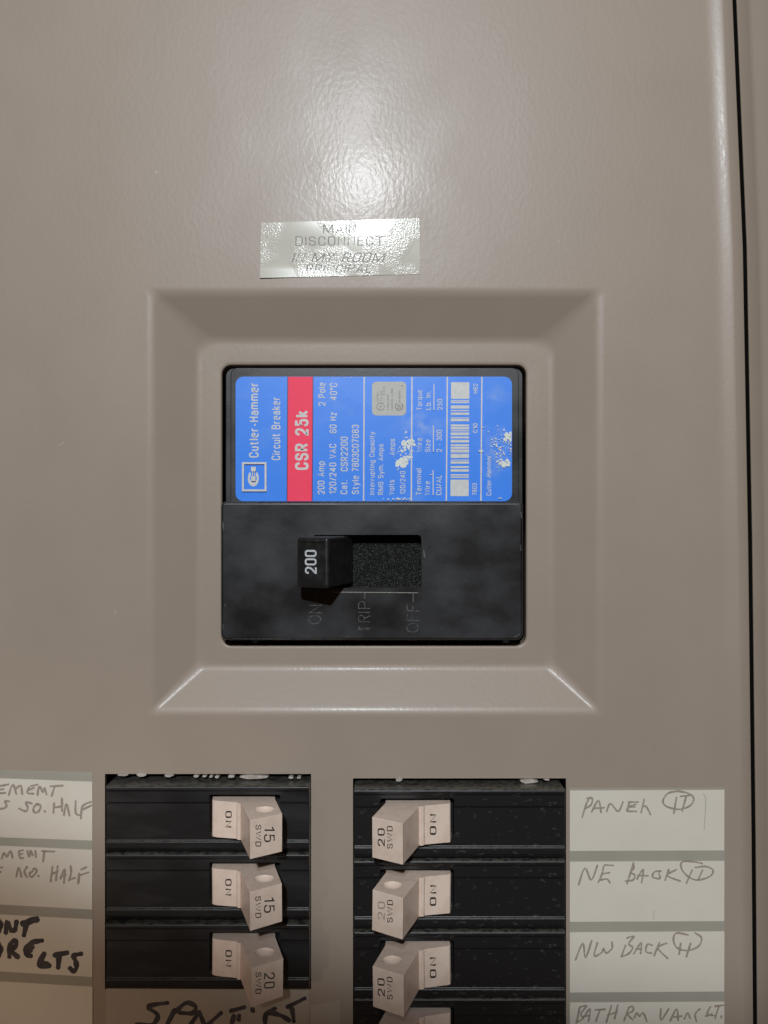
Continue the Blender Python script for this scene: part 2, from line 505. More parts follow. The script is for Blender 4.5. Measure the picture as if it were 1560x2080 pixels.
def blue_label():
    m = bpy.data.materials.new('blue_label_film'); m.use_nodes = True
    N = m.node_tree.nodes; L = m.node_tree.links
    b = N['Principled BSDF']; b.inputs['Roughness'].default_value = .34
    b.inputs['Coat Weight'].default_value = .3; b.inputs['Coat Roughness'].default_value = .12
    tc = N.new('ShaderNodeTexCoord')
    n0 = N.new('ShaderNodeTexNoise'); n0.inputs['Scale'].default_value = 130; n0.inputs['Detail'].default_value = 6
    L.new(tc.outputs['Object'], n0.inputs['Vector'])
    r0 = N.new('ShaderNodeMapRange'); r0.inputs[1].default_value = .56; r0.inputs[2].default_value = .85; r0.inputs[4].default_value = .35
    L.new(n0.outputs[0], r0.inputs[0])
    m0 = N.new('ShaderNodeMix'); m0.data_type = 'RGBA'
    m0.inputs['A'].default_value = (.040, .255, .95, 1); m0.inputs['B'].default_value = (.25, .40, .78, 1)
    L.new(r0.outputs[0], m0.inputs['Factor'])
    mh = m0
    for hx, hy, rx, ry, amt in ((848, 862, 48, 34, .42), (1012, 912, 42, 60, .38), (1010, 800, 26, 30, .25)):
        c0 = P(hx, hy, 0) - P(757, 1020, 0)
        va = N.new('ShaderNodeMapping'); va.vector_type = 'POINT'
        va.inputs['Scale'].default_value = (1 / (rx * S), 0, 1 / (ry * S))
        va.inputs['Location'].default_value = (-c0.x / (rx * S), 0, -c0.z / (ry * S))
        L.new(tc.outputs['Object'], va.inputs[0])
        ln = N.new('ShaderNodeVectorMath'); ln.operation = 'LENGTH'; L.new(va.outputs[0], ln.inputs[0])
        fa = N.new('ShaderNodeMapRange'); fa.inputs[1].default_value = 1.1; fa.inputs[2].default_value = .1; fa.inputs[4].default_value = amt
        L.new(ln.outputs['Value'], fa.inputs[0])
        nz = N.new('ShaderNodeTexNoise'); nz.inputs['Scale'].default_value = 420; nz.inputs['Detail'].default_value = 6
        L.new(tc.outputs['Object'], nz.inputs['Vector'])
        nr = N.new('ShaderNodeMapRange'); nr.inputs[1].default_value = .4; nr.inputs[2].default_value = .68; L.new(nz.outputs[0], nr.inputs[0])
        pr = N.new('ShaderNodeMath'); pr.operation = 'MULTIPLY'; L.new(fa.outputs[0], pr.inputs[0]); L.new(nr.outputs[0], pr.inputs[1])
        m2 = N.new('ShaderNodeMix'); m2.data_type = 'RGBA'; m2.inputs['B'].default_value = (.52, .60, .72, 1)
        L.new(pr.outputs[0], m2.inputs['Factor']); L.new(mh.outputs['Result'], m2.inputs['A']); mh = m2
    L.new(mh.outputs['Result'], b.inputs['Base Color'])
    bp = N.new('ShaderNodeBump'); bp.inputs['Strength'].default_value = .15; bp.inputs['Distance'].default_value = .0002
    n2 = N.new('ShaderNodeTexNoise'); n2.inputs['Scale'].default_value = 220
    L.new(tc.outputs['Object'], n2.inputs['Vector']); L.new(n2.outputs[0], bp.inputs['Height'])
    L.new(bp.outputs[0], b.inputs['Normal']); L.new(bp.outputs[0], b.inputs['Coat Normal'])
    return m
M['blue'] = blue_label()
M['flake'] = mat('bare_white_label_backing', (.78, .80, .74), .4, (.62, .68, .66), 2200, .4, .7)

def crinkled_tape():
    m = bpy.data.materials.new('crinkled_clear_tape'); m.use_nodes = True
    N = m.node_tree.nodes; L = m.node_tree.links
    b = N['Principled BSDF']
    b.inputs['Base Color'].default_value = (.50, .475, .40, 1)
    b.inputs['Roughness'].default_value = .55
    b.inputs['Specular IOR Level'].default_value = .3
    b.inputs['Coat Weight'].default_value = .38; b.inputs['Coat Roughness'].default_value = .15
    tc = N.new('ShaderNodeTexCoord')
    n1 = N.new('ShaderNodeTexNoise'); n1.inputs['Scale'].default_value = 2300; n1.inputs['Detail'].default_value = 2
    n2 = N.new('ShaderNodeTexNoise'); n2.inputs['Scale'].default_value = 110; n2.inputs['Detail'].default_value = 1
    mx = N.new('ShaderNodeMath'); mx.operation = 'MULTIPLY'
    rm = N.new('ShaderNodeMapRange'); rm.inputs[1].default_value = .44; rm.inputs[2].default_value = .56; rm.inputs[3].default_value = .05
    for n in (n1, n2): L.new(tc.outputs['Object'], n.inputs['Vector'])
    L.new(n2.outputs[0], rm.inputs[0])
    L.new(n1.outputs[0], mx.inputs[0]); L.new(rm.outputs[0], mx.inputs[1])
    bp = N.new('ShaderNodeBump'); bp.inputs['Strength'].default_value = .5; bp.inputs['Distance'].default_value = .0001
    L.new(mx.outputs[0], bp.inputs['Height'])
    L.new(bp.outputs[0], b.inputs['Normal']); L.new(bp.outputs[0], b.inputs['Coat Normal'])
    return m
M['tape'] = crinkled_tape()

# ---------------------------------------------------------------- panel cover
FL = -5.8      # depth of the pressed pocket floor (mm)
def cover():
    v = []; f = []
    def ring(loop_pts):
        b = len(v); v.extend(loop_pts); return b, len(loop_pts)
    rings = []
    def add(l, t, r, b_, rad, h):
        rings.append(ring([P(x, y, h) for x, y in rr_px(l, t, r, b_, rad, 8)]))
    O = (296, 582, 1229, 1457); I = (412, 700, 1112, 1346)
    OR = (12, 12, 10, 10); IR = (42, 42, 22, 22)
    add(-500, -700, 1330, 1520, 2, 0)
    add(O[0] - 3, O[1] - 3, O[2] + 3, O[3] + 3, 16, 0)
    def ramp(u):
        e0, e1 = .20, .16
        sl = 1 / (1 - e0 / 2 - e1 / 2)
        if u < e0: return sl * u * u / (2 * e0)
        if u > 1 - e1: return 1 - sl * (1 - u) ** 2 / (2 * e1)
        return sl * (u - e0 / 2)
    us = [i / 14 * .20 for i in range(15)] + [.3, .5, .7, .84] + [.84 + .16 * i / 10 for i in range(1, 11)]
    for u in us:
        h = FL * ramp(u)
        q = [O[i] + (I[i] - O[i]) * u for i in range(4)]
        rd = tuple(OR[i] + (IR[i] - OR[i]) * u for i in range(4))
        add(*q, rd, h)
    c = (452, 743, 1067.5, 1309.5)
    add(I[0] + 3, I[1] + 3, I[2] - 3, I[3] - 3, IR, FL)
    add(c[0] - 9, c[1] - 9, c[2] + 9, c[3] + 9, 26, FL)
    for a in range(1, 7):
        t = math.radians(15 * a)
        e = 6 * (1 - math.sin(t))
        add(c[0] - e, c[1] - e, c[2] + e, c[3] + e, 18 + e, FL - 1.0 * (1 - math.cos(t)))
    kk = (D - (FL - 1) / 1000) / (D - (FL - 4) / 1000)
    add(*[(780 if i % 2 == 0 else 1040) + (c[i] - (780 if i % 2 == 0 else 1040)) * kk for i in range(4)], 18, FL - 4)
    for (b0, k), (b1, _) in zip(rings, rings[1:]):
        for i in range(k):
            j = (i + 1) % k
            f.append((b0 + j, b0 + i, b1 + i, b1 + j))
    # flat part below with the two breaker openings
    xs = [-500, 213, 632, 717, 1150, 1330]; ys = [1520, 1572, 1581, 2009, 2178, 2700]
    idx = {}
    for i, x in enumerate(xs):
        for j, y in enumerate(ys):
            idx[i, j] = len(v); v.append(P(x, y, 0))
    hole = lambda i, j: (i == 1 and j in (1, 2)) or (i == 3 and j in (2, 3))
    for i in range(5):
        for j in range(5):
            if not hole(i, j):
                f.append((idx[i, j], idx[i, j + 1], idx[i + 1, j + 1], idx[i + 1, j]))
    for l, t, r, b_ in ((213, 1572, 632, 2009), (717, 1581, 1150, 2178)):
        q = [(l, t), (r, t), (r, b_), (l, b_)]
        b0 = len(v)
        v.extend([P(x, y, 0) for x, y in q]); v.extend([Vector((P(x, y, 0).x, .0016, P(x, y, 0).z)) for x, y in q])
        for i in range(4):
            j = (i + 1) % 4
            f.append((b0 + i, b0 + 4 + i, b0 + 4 + j, b0 + j))
    # folded right edge
    rows = list(range(-700, 2701, 100))
    prof = [(None, 0), (-64, 0), (-58, .01), (-52, .05), (-46, .14), (-40, .29), (-34, .47), (-30, .58), (-27, .645), (-25, .67), (-23.5, .67), (-22, .63), (-19, .52), (-4, .0), (-1.5, -.3), (0, -1.2), (0, -9)]
    base = []
    for y in rows:
        xf = edge_x(y); r = []
        for dx, h in prof:
            k = 1 / ((D - h / 1000) / D)
            r.append(len(v))
            v.append(P(1330 if dx is None else xf + dx, y, 0) + Vector((0, -h / 1000, 0)))
        base.append(r)
    for a, b_ in zip(base, base[1:]):
        for i in range(len(prof) - 1):
            f.append((a[i], b_[i], b_[i + 1], a[i + 1]))
    return v, f

def edge_x(y):
    pts = [(-700, 1440), (0, 1490), (500, 1511), (1100, 1522), (1700, 1529), (2080, 1532), (2700, 1536)]
    for (y0, x0), (y1, x1) in zip(pts, pts[1:]):
        if y0 <= y <= y1:
            return x0 + (x1 - x0) * (y - y0) / (y1 - y0)

v, f = cover()
# smooth the right edge a little by hand-made interpolation is enough at this scale
panel = top_mesh('panel_cover', v, f, M['paint'], 'taupe painted steel cover with a pressed square pocket round the big breaker', 'panel cover', smooth=True)
flat_smooth(panel, 32)

# chipped bits of paint along the top lips of the two openings
def chip(x0, x1, y0, y1, h=.5):
    n = 10; lp = []
    for i in range(n):
        a = 2 * math.pi * i / n
        r = random.uniform(.75, 1.1)
        lp.append(((x0 + x1) / 2 + (x1 - x0) / 2 * r * math.cos(a), (y0 + y1) / 2 + (y1 - y0) / 2 * r * math.sin(a)))
    vv, ff = plate(lp, -1.2, h)
    o = obj('paint_chip', vv, ff, M['chip'], panel)
    o['label'] = 'chipped pale paint on the top edge of a breaker opening'
for c in ((237, 262, 1571, 1577), (275, 300, 1570, 1578), (332, 352, 1572, 1579), (392, 404, 1574, 1580), (410, 420, 1575, 1579), (424, 432, 1575, 1580), (436, 445, 1576, 1581),
          (462, 478, 1574, 1580), (480, 552, 1574, 1583), (585, 596, 1577, 1582), (602, 612, 1578, 1582), (803, 817, 1579, 1588), (1052, 1096, 1582, 1592), (1105, 1118, 1582, 1586)):
    chip(*c)

for s_, w_ in (([(316, 348), (319, 352)], 3.2), ([(281, 498), (286, 503)], 2.4), ([(1130, 485), (1136, 490)], 2.2), ([(118, 905), (131, 898)], 1.2), ([(232, 1240), (236, 1247)], 2)):
    mb = MB(); stroke(mb, s_, w_, .012)
    o = obj('scuff', mb.v, mb.f, M['chip'], panel); face_out(o)

# cabinet behind the cover: back, sides and the frame at the right
cab = thing('cabinet', 'dark steel cabinet whose taupe frame shows beyond the black gap at the right', 'cabinet', P(780, 1040, -60))
x0, x1, zt, zb = P(-520, 0).x, P(1536, 0).x + .03, P(0, -720).z, P(0, 2720).z
bx = [(x0, -.0, zt), (x1, -.0, zt), (x1, -.0, zb), (x0, -.0, zb), (x0, .07, zt), (x1, .07, zt), (x1, .07, zb), (x0, .07, zb)]
bx = [(a, max(b_, .004), c) for a, b_, c in bx]
obj('box', bx, [(4, 5, 6, 7), (0, 4, 7, 3), (1, 2, 6, 5), (0, 1, 5, 4), (3, 7, 6, 2)], M['dark'], cab)
v = []; f = []; base = []
rows = list(range(-700, 2701, 100))
prof = [(10.6, 1.5), (11.6, 1.32), (14, 1.3), (40, 3.4), (44, 3.6), (50, 3.6), (60, 3.5), (75, 3.45), (320, 3.45), (322, 9)]
for y in rows:
    xf = edge_x(y); r = []
    for dx, dep in prof:
        r.append(len(v)); v.append(P(xf + dx, y, 0) + Vector((0, dep / 1000, 0)))
    base.append(r)
for a, b_ in zip(base, base[1:]):
    for i in range(len(prof) - 1):
        f.append((a[i], b_[i], b_[i + 1], a[i + 1]))
o = obj('frame', v, f, M['trim'], cab, smooth=True); flat_smooth(o, 40)
v = []; f = []
for y in rows:
    for dep in (1.52, 9): v.append(P(edge_x(y) + 10.5, y, 0) + Vector((0, dep / 1000, 0)))
for i in range(len(rows) - 1): f.append((2 * i, 2 * i + 2, 2 * i + 3, 2 * i + 1))
obj('gap_shade_strip', v, f, M['dark'], cab)  # dark strip added so the gap keeps the black of its shade

# ---------------------------------------------------------------- main breaker
HU, HL = -4.5, -1.0     # front of the label half, front of the toggle half
main = thing('main_breaker', 'large black main breaker with a blue and red rating label above its toggle', 'circuit breaker', P(757, 1020, FL))
v, f = plate(rr_px(468, 747, 1054, 1030, (14, 14, 2, 2), 5), -22, HU)
up = obj('label_bed', v, f, M['case'], main); fix_normals(up); bevel(up, .0007, 3); bake(up); weigh(up)
v, f = plate(rr_px(458, 748, 1062, 1040, (16, 16, 2, 2), 5), -22, HU - 1.6)
lg = obj('side_ledge', v, f, M['case'], main); fix_normals(lg); bevel(lg, .0003, 2); bake(lg); weigh(lg)
v, f = plate(rr_px(448, 1019, 1063, 1301, (10, 10, 14, 14), 6), -22, HL)
low = obj('toggle_housing', v, f, M['case'], main); fix_normals(low)
b = bevel(low, .0008, 3)
v, f = plate(rr_px(632, 1087, 857, 1197, 8, 5), HL - 6.5, HL + 3)
cu = obj('cutter', v, f, None)
# keep the cutter straight: same outline front and back
fix_normals(cu); cut(low, [cu]); bake(low, [cu]); flat_smooth(low, 40); weigh(low)
v, f = plate(rr_px(633, 1088, 856, 1196, 3, 3), HL - 6.4, HL - 5.2)
obj('slot_liner', v, f, M['liner'], main)
mb = MB()
for y0, y1, hh in ((1196.2, 1198.2, HL - .9), (1199.2, 1201.2, HL - .02), (1202.0, 1203.2, HL + .02)):
    vv, ff = plate([(690 - (y1 - 1196) * 2, y0), (850, y0 + 1.5), (849, y1 + 1.5), (686 - (y1 - 1196) * 2, y1)], HL - 1.6, hh)
    mb.add(vv, ff)
o = obj('slot_lip', mb.v, mb.f, M['lip'], main); fix_normals(o)

# toggle handle, leaning to its ON side
def toggle():
    prof = [(642, -6), (602.5, 7.7), (666.5, 11.3), (716, -4), (716, -6)]
    w = [(P(x, 0, h).x, -h / 1000) for x, h in prof]
    zt = P(0, 1091, 9).z; zb = P(0, 1194, 9).z
    v, f = prism_z(w, zb, zt)
    o = obj('toggle', v, f, M['toggle'], main); fix_normals(o)
    bevel(o, .0008, 3, 38); bake(o)
    bm = bmesh.new(); bm.from_mesh(o.data)
    fr = max(bm.faces, key=lambda q: -q.normal.y * q.calc_area())
    bmesh.ops.inset_individual(bm, faces=[fr], thickness=.0005, depth=0)
    bmesh.ops.inset_individual(bm, faces=[fr], thickness=.00035, depth=-.0004)
    bm.to_mesh(o.data); bm.free()
    flat_smooth(o, 45); weigh(o)
    return o
tg = toggle()
th = lambda px: 7.7 + (px - 602.5) / 64 * 3.6 - .32
mb = MB()
letter(mb, '200', 643.5, 619, 1165.5, 1117, th, wt=.17, gap=.12)
o = obj('numerals', mb.v, mb.f, M['n200'], tg); face_out(o)

# raised position words
def relief(words, name):
    mb = MB()
    for body, base, cap, y0, y1, tick in words:
        write(mb, body, base, cap, y0, y1, HL + .03)
        if tick:
            mb.rect(tick[0] - .8, tick[1], tick[0] + .8, tick[2], HL + .03)
    o = obj(name, mb.v, mb.f, M['relief'], main); face_out(o)
    o.modifiers.clear()
    return o
# moulded letters as thin ribbons; pale tone paints their edge highlights and dust
def word_lines(strokes, name):
    mb = MB()
    for s in strokes: stroke(mb, s, 1.7, HL + .02)
    o = obj(name, mb.v, mb.f, M['relief'], main); face_out(o); return o
def T(pts, ox=580, oy=1070, k=1 / 5.2): return [(ox + x * k, oy + y * k) for x, y in pts]
word_lines([T(s) for s in (
    [(310, 940), (260, 950), (245, 980), (270, 1015), (310, 1025), (350, 1010), (372, 975), (350, 945), (310, 940)],
    [(250, 905), (375, 908)], [(258, 908), (365, 832)], [(255, 832), (378, 828)], [(325, 690), (328, 790)])], 'on_lettering')
word_lines([T(s) for s in (
    [(775, 1055), (775, 1090)], [(775, 1068), (890, 1072)], [(775, 1082), (885, 1086)], [(775, 1000), (890, 1005)],
    [(770, 985), (775, 950), (800, 935), (825, 950), (830, 1000)], [(830, 970), (890, 940)], [(770, 902), (890, 905)],
    [(770, 862), (890, 862)], [(770, 862), (775, 810), (800, 790), (830, 800), (840, 860)], [(838, 700), (836, 760)])], 'trip_lettering')
word_lines([T(s) for s in (
    [(1340, 1020), (1300, 1035), (1280, 1065), (1300, 1100), (1350, 1112), (1390, 1095), (1400, 1060), (1380, 1025), (1340, 1020)],
    [(1285, 990), (1410, 992)], [(1285, 990), (1285, 925)], [(1340, 990), (1340, 930)], [(1285, 885), (1410, 890)], [(1285, 885), (1282, 820)],
    [(1345, 885), (1345, 840)], [(1348, 700), (1348, 800)])], 'off_lettering')

# rubbed spots along the housing edges
for s_, w_ in (([(1058, 1040), (1059.5, 1052)], 2), ([(1057, 1108), (1058.5, 1118)], 2.6), ([(1055, 1288), (1046, 1294)], 2), ([(453, 1060), (453.5, 1078)], 1.6), ([(452.5, 1268), (454, 1280)], 2), ([(465, 1022), (520, 1022.6), (640, 1022.4)], 1.0),
               ([(470, 1297), (560, 1297.8), (700, 1298)], .9), ([(861, 1118), (862, 1128), (864, 1133)], 2.4), ([(700, 1292), (706, 1294)], 1.8), ([(456, 1228), (459, 1231)], 2)):
    mb = MB(); stroke(mb, s_, w_, HL + .004)
    o = obj('scuff', mb.v, mb.f, M['relief'], low); face_out(o)

# rating label
HS = HU + .12
v, f = plate(rr_px(478.5, 765, 1040, 1018, 16, 6), HU + .005, HS)
label = obj('rating_label', v, f, M['blue'], main); fix_normals(label)
label['label'] = 'blue label with red band and sideways white print'
h0 = HS + .01
mb = MB(); mb.poly([(583.6, 765.3), (636.8, 765.3), (634.9, 1017.7), (582.0, 1017.7)], h0)
o = obj('label_edge_line', mb.v, mb.f, M['purple'], label)
mb = MB(); mb.poly([(585.4, 765.3), (635.0, 765.3), (633.2, 1017.7), (583.8, 1017.7)], h0 + .006)
o = obj('red_band', mb.v, mb.f, M['red'], label)
hp = h0 + .014
mb = MB()
W = lambda s, cap, base, y0, y1, bold=.008: letter(mb, s, base, cap, y0, y1, hp, wt={.035: .23, .012: .18, .006: .165, .008: .155, .004: .145, .002: .145}[bold])
W('Cutler-Hammer', 505.3, 525.8, 929.4, 778.8, .012)
W('Circuit Breaker', 551.2, 569.8, 934.6, 807.6, .006)
W('CSR 25k', 598.3, 627.6, 954.5, 833.7, .035)
W('200 Amp', 645, 659.6, 1003.8, 936.8)
W('2 Pole', 646.5, 661.2, 824.4, 777)
W('120/240 VAC', 668.5, 683.4, 1003, 901.5); W('60 Hz', 669.2, 684, 879.6, 837); W('40°C', 670, 685, 813.8, 778)
W('Cat.', 691.2, 706, 1003.8, 975); W('CSR2200', 691.8, 706.8, 957.3, 887)
W('Style 7803C07G83', 714.5, 729.3, 1003.8, 862.5)
W('Interrupting Capacity', 750.1, 761.0, 1005, 877, .004)
W('RMS Sym. Amps', 767.6, 779, 1005, 902, .004)
W('Volts', 789.6, 801.5, 1005, 974.7, .004); W('Amps', 790.5, 802.3, 924.5, 891.3, .004)
W('120/240', 812.5, 823.7, 1003.9, 957, .004)
W('Terminal', 844.7, 856.3, 1005, 951.6, .004); W('Wire', 862.2, 873.9, 1006, 977.4, .004); W('CU/AL', 885.5, 897, 1005.5, 965.8, .004)
W('Wire', 845.7, 857.6, 917.8, 889.6, .004); W('Size', 863.3, 874.5, 918, 892.8, .004); W('2 - 300', 886.5, 897.8, 918, 873, .004)
W('Torque', 846.4, 857.6, 832.5, 792.3, .004); W('Lb. In.', 864.3, 875.3, 832.5, 794.4, .004); W('250', 888.2, 898.9, 832.5, 810.3, .004)
W('7803', 959.1, 969, 1005.5, 981.6, .002); W('C10', 960.6, 970, 879, 860, .002); W('H82', 961, 970.7, 799, 779.2, .002)
W('Cutler-Hammer', 987.5, 998.2, 1006.4, 925.6, .004)
for xa, xb in ((739.8, 738.6), (836.8, 835.4), (908.6, 906.6), (978.8, 976.8)):
    mb.poly([(xa - 1.4, 765.5), (xa + 1.4, 765.5), (xb + 1.4, 1017.5), (xb - 1.4, 1017.5)], hp)
for x, ya, yb in ((879.8, 955, 1006), (880.3, 864, 918), (881.4, 779.6, 833)):
    mb.rect(x - 1, ya, x + 1, yb, hp)
# emblem: square frame, open ring, two blocks joined by a pair of bars
for q in ((491.5, 938.7, 541.5, 942.8), (491.5, 994, 541.5, 998.2), (491.5, 942.8, 495.6, 994), (537.4, 942.8, 541.5, 994)): mb.rect(*q, hp)
cx, cy = 514.6, 971.5
n = 26; vv = []; ff = []
for i in range(n + 1):
    a = math.radians(-52 + 284 * i / n)          # the ring is open towards the top
    ca, sa = math.cos(a), math.sin(a)
    for rx, ry in ((11.2, 16.5), (6.9, 8.6)):
        vv.append(P(cx + rx * ca, cy + ry * sa, hp + .003))
for i in range(n): ff.append((2 * i, 2 * i + 1, 2 * i + 3, 2 * i + 2))
mb.add(vv, ff)
mb.rect(510, 967.5, 519.3, 977.3, hp + .006); mb.rect(510, 948.2, 519.6, 957.2, hp + .006)
mb.rect(512.0, 957.2, 513.6, 967.5, hp + .006); mb.rect(516.0, 957.2, 517.6, 967.5, hp + .006)
o = obj('label_print', mb.v, mb.f, M['print'], label); face_out(o)

mb = MB()
B0 = lambda x: 730 + x / 4.727
Y0 = lambda y: 750 + y / 4.727
mb.rect(916.2, Y0(125), 953.4, Y0(285), hp); mb.rect(915.0, Y0(1060), 952, Y0(1218), hp)
for a, b_ in ((298, 308), (312, 325), (348, 378), (392, 403), (416, 438), (462, 468), (474, 499), (530, 550), (556, 578), (586, 597), (607, 633), (645, 664), (678, 704), (720, 738), (744, 765), (771, 795), (800, 806), (815, 852), (868, 877), (885, 907), (930, 948), (960, 984), (1008, 1022), (1030, 1043)):
    t = (a - 125) / 1093
    mb.rect(916.0 - t, Y0(a), 953.3 - 1.2 * t, Y0(b_), hp)
o = obj('barcode', mb.v, mb.f, M['print'], label); face_out(o)

mb = MB(); mb.poly(rr_px(755.6, 775.2, 825, 844, 9, 5), hp)
o = obj('listing_patch', mb.v, mb.f, M['listing'], label); face_out(o)
mb = MB(); hq = hp + .01
W2 = lambda s, x0, x1, y0, y1: write(mb, s, B0(x1), B0(x0), Y0(y0), Y0(y1), hq)
W2('LISTED', 166, 184, 305, 225); W2('CIR. BKR.', 205, 219, 305, 202); W2('E-7819', 229, 245, 250, 168)
W2('2 POLE UNIT', 266, 284, 395, 246); W2('ISSUE NO. L-4505', 304, 322, 395, 180); W2('LR 43556', 376, 394, 330, 208)
def ringline(cx, cy, r, w, a0=0, a1=360):
    n = 22; vv = []; ff = []
    for i in range(n + 1):
        a = math.radians(a0 + (a1 - a0) * i / n)
        for q in (r + w / 2, r - w / 2): vv.append(P(cx + q * math.cos(a), cy + q * math.sin(a), hq))
    for i in range(n): ff.append((2 * i, 2 * i + 1, 2 * i + 3, 2 * i + 2))
    mb.add(vv, ff)
ringline(773, 826, 7.6, 1.2)
W2('U', 190, 206, 378, 358); W2('L', 200, 214, 358, 342)
ringline(810.6, 826, 7.4, 1.6, -50, 240)
W2('SP', 366, 400, 382, 340)
stroke(mb, [(B0(402), Y0(160)), (B0(424), Y0(160))], .9, hq); stroke(mb, [(B0(408), Y0(153)), (B0(408), Y0(168))], .9, hq)
o = obj('listing_print', mb.v, mb.f, M['ink'], label); face_out(o)

# places where the blue film has flaked off
mb = MB()
def flakes(cx, cy, sx, sy, n, lo, hi):
    for _ in range(n):
        x = random.gauss(cx, sx); y = random.gauss(cy, sy)
        if not (480 < x < 1038.5 and 767 < y < 1016): continue
        r = random.uniform(lo, hi) * 1.25; a0 = random.random() * 6
        st = random.uniform(.5, 1.0); k = random.randint(7, 10); lp = []
        for i in range(k):
            a = 2 * math.pi * i / k; q = r * random.uniform(.5, 1.25)
            dx, dy = q * math.cos(a), q * st * math.sin(a)
            px, py = x + dx * math.cos(a0) - dy * math.sin(a0), y + dx * math.sin(a0) + dy * math.cos(a0)
            lp.append((min(px, 1039), min(py, 1017)))
        mb.poly(lp, hp + .02)
random.seed(11)
flakes(818, 936, 7, 6, 26, 1.2, 5.5); flakes(826, 905, 8, 9, 26, 1.0, 4.5); flakes(822, 920, 11, 16, 70, .5, 1.6); flakes(835, 896, 4, 5, 9, 1, 3)
flakes(1032, 886, 5, 5, 22, 1.2, 4.5); flakes(1023, 941, 5, 5, 18, 1.2, 4.5); flakes(1008, 903, 7, 14, 20, .8, 2.8); flakes(1020, 915, 13, 22, 70, .5, 1.5)
flakes(978, 917, 3, 2, 6, .8, 2.4); flakes(1036, 912, 2, 8, 8, .8, 2.2); flakes(876, 964, 1, 1, 3, .8, 1.6)
flakes(818, 1013, 12, 1.2, 30, .6, 1.8); flakes(745, 766.6, 30, .5, 20, .5, 1.2); flakes(1014, 1012, 3, .8, 6, .6, 1.4); flakes(982, 867, 5, 2, 6, .5, 1.2)
o = obj('flaked_spots', mb.v, mb.f, M['flake'], label); face_out(o)

# ---------------------------------------------------------------- branch breakers
HC = 5.5
def case_mesh(side):
    """one branch breaker case at row one, real coordinates"""
    if side == 'left': l, r, t, pitch = 214, 627.5, 1597, 139
    else: l, r, t, pitch = 719, 1148.5, 1604, 145
    q = pitch / 139
    prof = [(0, -16), (0.2, 5.0), (2.0, HC), (9, HC), (10.5, HC - .35), (34, HC - .35), (36, HC - .8), (112, HC - .8), (114, HC - .3), (127, HC - .3), (134, HC - .9), (137.6, HC - 1.5), (137.6, -16)]
    k = (D - HC / 1000) / D
    zt = P(0, t, HC).z
    loop = [(-h / 1000, zt - d * q * S * k) for d, h in prof]
    v, f = prism_x(loop, P(l, 0, HC).x, P(r, 0, HC).x)
    o = obj('case', v, f, M['branch' if side == 'left' else 'branch_dusty']); fix_normals(o)
    bevel(o, .00022, 2, 12)
    # slot round the handle
    if side == 'left': sl, sr, st, sb = 418, 566, 1624, 1708
    else: sl, sr, st, sb = 772, 925, 1632, 1716
    v, f = plate(rr_px(sl, st, sr, sb, 5, 3), 1.0, 9)
    c = obj('cutter', v, f, None); fix_normals(c)
    cut(o, [c]); bake(o, [c]); flat_smooth(o, 40); weigh(o)
    return o.data, o

def handle_mesh(side, lean=0, dimple=True):
    if side == 'left':
        prof = [(433, 1.2), (431, 5.6), (433, 6.0), (442, 6.5), (480.5, 7.4), (481.5, 7.9), (488, 8.3), (489, 8.0), (508, 20.4), (573, 15.6), (559, 5.0), (558, 1.2)]
        yt, yb, dx = 1627, 1701, 1
    else:
        prof = [(913, 1.2), (915.5, 5.4), (913.5, 5.9), (889, 6.6), (862.5, 7.4), (861, 7.9), (853, 8.2), (851.5, 7.9), (818, 20.0), (756, 15.4), (783, 5.0), (784, 1.2)]
        yt, yb, dx = 1634, 1713, -1
    prof = [(x + lean * max(0, h - 8) / 12, h) for x, h in prof]
    w = [(P(x, 0, h).x, -h / 1000) for x, h in prof]
    zt = P(0, yt, 6.5).z; zb = P(0, yb, 6.5).z
    v, f = prism_z(w, zb, zt)
    o = obj('handle', v, f, M['handle']); fix_normals(o)
    bevel(o, .0003, 3, 25)
    cs = []
    if dimple:
        # shallow round hollow in the upper flank
        c0 = P(537 if side == 'left' else 797, yt, 12.6)
        me = bpy.data.meshes.new('hollow'); bm = bmesh.new()
        bmesh.ops.create_uvsphere(bm, u_segments=24, v_segments=16, radius=.0026)
        for q in bm.verts: q.co = Vector((q.co.x * 1.15, q.co.y * 1.0, q.co.z))
        bm.to_mesh(me); bm.free()
        c = bpy.data.objects.new('hollow', me); C.objects.link(c)
        c.location = (c0.x, c0.y, zt + .0014)
        cs = [c]; cut(o, cs)
    bake(o, cs); flat_smooth(o, 40); weigh(o)
    return o.data, o

def marking_mesh(side, num, faded=False, lean=0):
    """printing on the lever end and on the ramp beside it"""
    a, b_ = MB(), MB()
    if side == 'left':
        hf = lambda px: 20.4 + (px - 508 - lean) / 65 * (15.6 - 20.4) + .06
        letter(a, num, 536, 558, 1678, 1710, hf, 'cw', .12, .22)
        letter(b_, 'SWD', 518.8, 530.6, 1675, 1719, hf, 'cw', .13, .2)
        hr = lambda px: 6.5 + (px - 442) / 38.5 * .9 + .06
        letter(b_, 'ON', 457.5, 470.5, 1647, 1681, hr, 'cw', .15, .25)
    else:
        hf = lambda px: 15.4 + (px - 756 - lean) / 62 * (20.0 - 15.4) + .06
        letter(a, num, 781.8, 767, 1718, 1681.5, hf, 'ccw', .14, .25)
        letter(b_, 'SWD', 797.7, 786, 1723, 1677, hf, 'ccw', .13, .2)
        hr = lambda px: 7.4 - (px - 862.5) / 26.5 * .8 + .06
        letter(b_, 'ON', 886.5, 873, 1695.7, 1653, hr, 'ccw', .15, .25)
    return a, b_

